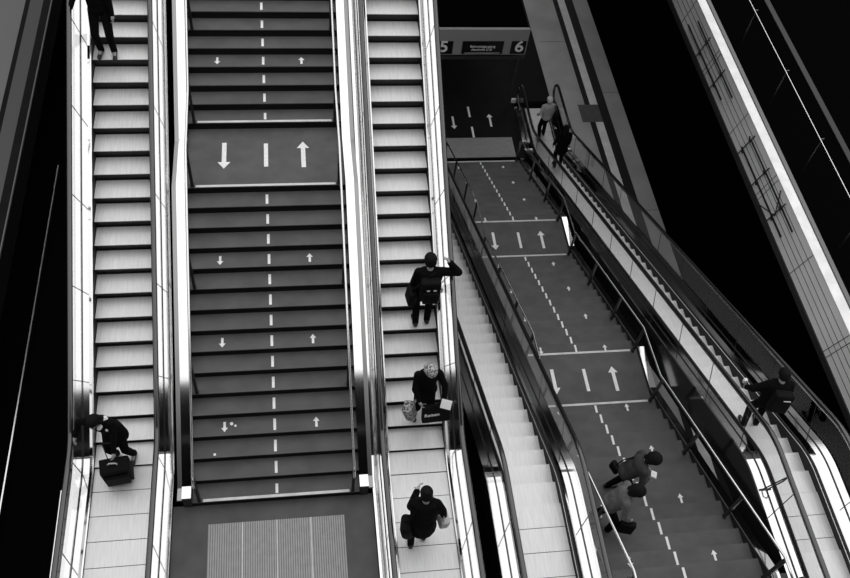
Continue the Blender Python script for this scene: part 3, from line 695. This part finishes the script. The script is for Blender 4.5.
# P6 grey-haired man at the lower landing
P6, W6 = person('person with white hair and light grey shirt stepping off the far right escalator', (8.80, 15.45, LZ - .21), R_(-6), H=1.76, lean=5, feet=((-.12, -.12, 0), (.10, .12, 0)), hands=((-.26, .12, .95), (.25, .05, .86)), top='shirt', hair='hairl', look=(0, .3, -.2))
s6 = thing('shoulder_bag', 'black shoulder bag on the right side of the white-haired person', 'bag', tuple(W6(.28, -.08, .75)))
boxpart('pouch', W6(.28, -.08, .98), (.12, .30, .36), (0, 0, 0), M['bag'], s6, .04); m = MB(); m.tube([W6(.27, -.08, 1.15), W6(.17, -.05, 1.47), W6(.22, .08, 1.12)], .012, 6); obj('strap', m, M['bag'], s6)
# P7 behind him
st7 = step_z('E4', 13.75)
P7, W7 = person('person in dark clothes right behind the white-haired person on the far right escalator', (8.90, 13.72, st7[1]), R_(0), H=1.72, lean=5, feet=((-.08, -.04, 0), (.10, -.02, 0)), hands=((-.25, .12, .85), (.26, .12, .86)), hairlen=.12, coatlen=.15, look=(0, .3, -.2), bulk=1.1)
# P8 right escalator upper
st8 = step_z('E4', 1.30)
P8, W8 = person('person in a black jacket with pale trim on the far right escalator near its top', (8.80, 1.22, st8[1]), R_(8), H=1.80, lean=8, feet=((-.14, -.02, 0), (.10, .03, 0)), hands=((-.40, .20, .98), (.30, .12, .88)), elb=((-1, -.6, -.2), (1, -.8, -.2)), look=(0, .4, -.3), bulk=1.22, hv=1.15, top='coat')
b8 = thing('backpack', 'black backpack with pale reflective trim on the far right escalator', 'backpack', tuple(W8(0, -.2, .98)))
boxpart('pack', W8(.02, -.20, 1.24), (.34, .18, .48), (R_(-8), 0, R_(-12)), M['bag'], b8, .05)
for a, b in (((.19, -.22, 1.38), (.19, -.28, 1.08)), ((.10, -.30, 1.42), (-.02, -.30, 1.42))):
    m = MB(); m.tube([W8(*a), W8(*b)], .010, 6); obj('reflective_trim', m, M['reflect'], b8)
g8 = tag(boxpart('paper_cup', W8(-.42, .30, 1.02), (.07, .07, .10), (0, 0, 0), M['paper'], None, .02), 'small white cup in the left hand of the person on the far right escalator', 'cup')
# P9, P10 on the lower stairs
def bstep(Y):
    Yt = B0Y - 3 * bn * brun - 2 * bland
    k = math.floor((Y - Yt) / brun) + 1; return -brise * k, Yt + brun * k
zf, yn = bstep(.22)
P9, W9 = person('person in dark jacket bent over a white sheet on the lower stairs', (5.95, yn - .20, zf), R_(98), H=1.66, lean=24, feet=((-.10, -.10, .0), (.12, .10, -0)), hands=((-.10, .36, .98), (.12, .36, .96)), elb=((-1, -.6, -.3), (1, -.6, -.3)), look=(0, .6, -.7), top='charcoal', hairlen=.06, bulk=1.12, hv=1.4)
tag(boxpart('paper_sheet', W9(.06, .46, 1.02), (.10, .02, .19), (R_(60), 0, R_(-30)), M['paper'], None, .002), 'narrow white sheet held by the person in the dark jacket on the lower stairs', 'paper')
b9 = thing('handbag', 'small black bag behind the person with the white sheet on the lower stairs', 'bag', tuple(W9(-.2, -.28, .7)))
boxpart('bag_body', W9(-.12, -.19, .84), (.11, .20, .2), (0, 0, R_(20)), M['bag'], b9, .04); m = MB(); m.tube([W9(-.12, -.19, .92), W9(-.15, -.10, 1.1), W9(-.10, .02, 1.34)], .01, 6); obj('strap', m, M['bag'], b9)
zf, yn = bstep(-.45)
P10, W10 = person('person in a grey jacket with dark hair on the lower stairs beside the handrail', (5.42, yn - .24, zf), R_(104), H=1.70, lean=20, feet=((-.10, -.12, 0), (.16, .14, 0)), hands=((-.14, .28, .90), (.24, .30, .90)), elb=((-1, -.6, -.3), (1, -.6, -.3)), look=(0, .5, -.5), top='jacket', shoes='shoel', hairlen=.05, bulk=1.1, hv=1.3)
b10 = thing('shopping_bag', 'black wedge-shaped bag carried by the person in the grey jacket', 'bag', tuple(W10(.24, .30, .4)))
boxpart('bag_body', W10(.25, .33, .62), (.10, .26, .34), (0, 0, -R_(106)), M['bag'], b10, .02); m = MB(); m.tube([W10(.25, .27, .78), W10(.25, .32, .90), W10(.25, .38, .78)], .008, 6); obj('handle', m, M['bag'], b10)

# ------------------------------------------------------------------ world: bright glazed roof overhead, dark hall around
w = bpy.data.worlds.new('hall_light'); scn.world = w; w.use_nodes = True; nt = w.node_tree; bg = nt.nodes['Background']
tc = nt.nodes.new('ShaderNodeTexCoord'); sp = nt.nodes.new('ShaderNodeSeparateXYZ'); nt.links.new(tc.outputs['Generated'], sp.inputs[0])
r1 = nt.nodes.new('ShaderNodeMapRange'); r1.interpolation_type = 'SMOOTHSTEP'
r1.inputs[1].default_value = .08; r1.inputs[2].default_value = .55; r1.inputs[3].default_value = .012; r1.inputs[4].default_value = 1.
nt.links.new(sp.outputs[2], r1.inputs[0])
r2 = nt.nodes.new('ShaderNodeMapRange'); r2.inputs[1].default_value = -.5; r2.inputs[2].default_value = .35; r2.inputs[3].default_value = .85; r2.inputs[4].default_value = 1.08
nt.links.new(sp.outputs[0], r2.inputs[0])
mu = nt.nodes.new('ShaderNodeMath'); mu.operation = 'MULTIPLY'; nt.links.new(r1.outputs[0], mu.inputs[0]); nt.links.new(r2.outputs[0], mu.inputs[1])
mu2 = nt.nodes.new('ShaderNodeMath'); mu2.operation = 'MULTIPLY'; nt.links.new(mu.outputs[0], mu2.inputs[0]); mu2.inputs[1].default_value = 1.35
nt.links.new(mu2.outputs[0], bg.inputs['Strength']); bg.inputs['Color'].default_value = (1, 1, 1, 1)
scn.view_settings.view_transform = 'Standard'; scn.view_settings.look = 'None'; scn.view_settings.exposure = 0; scn.view_settings.gamma = 1
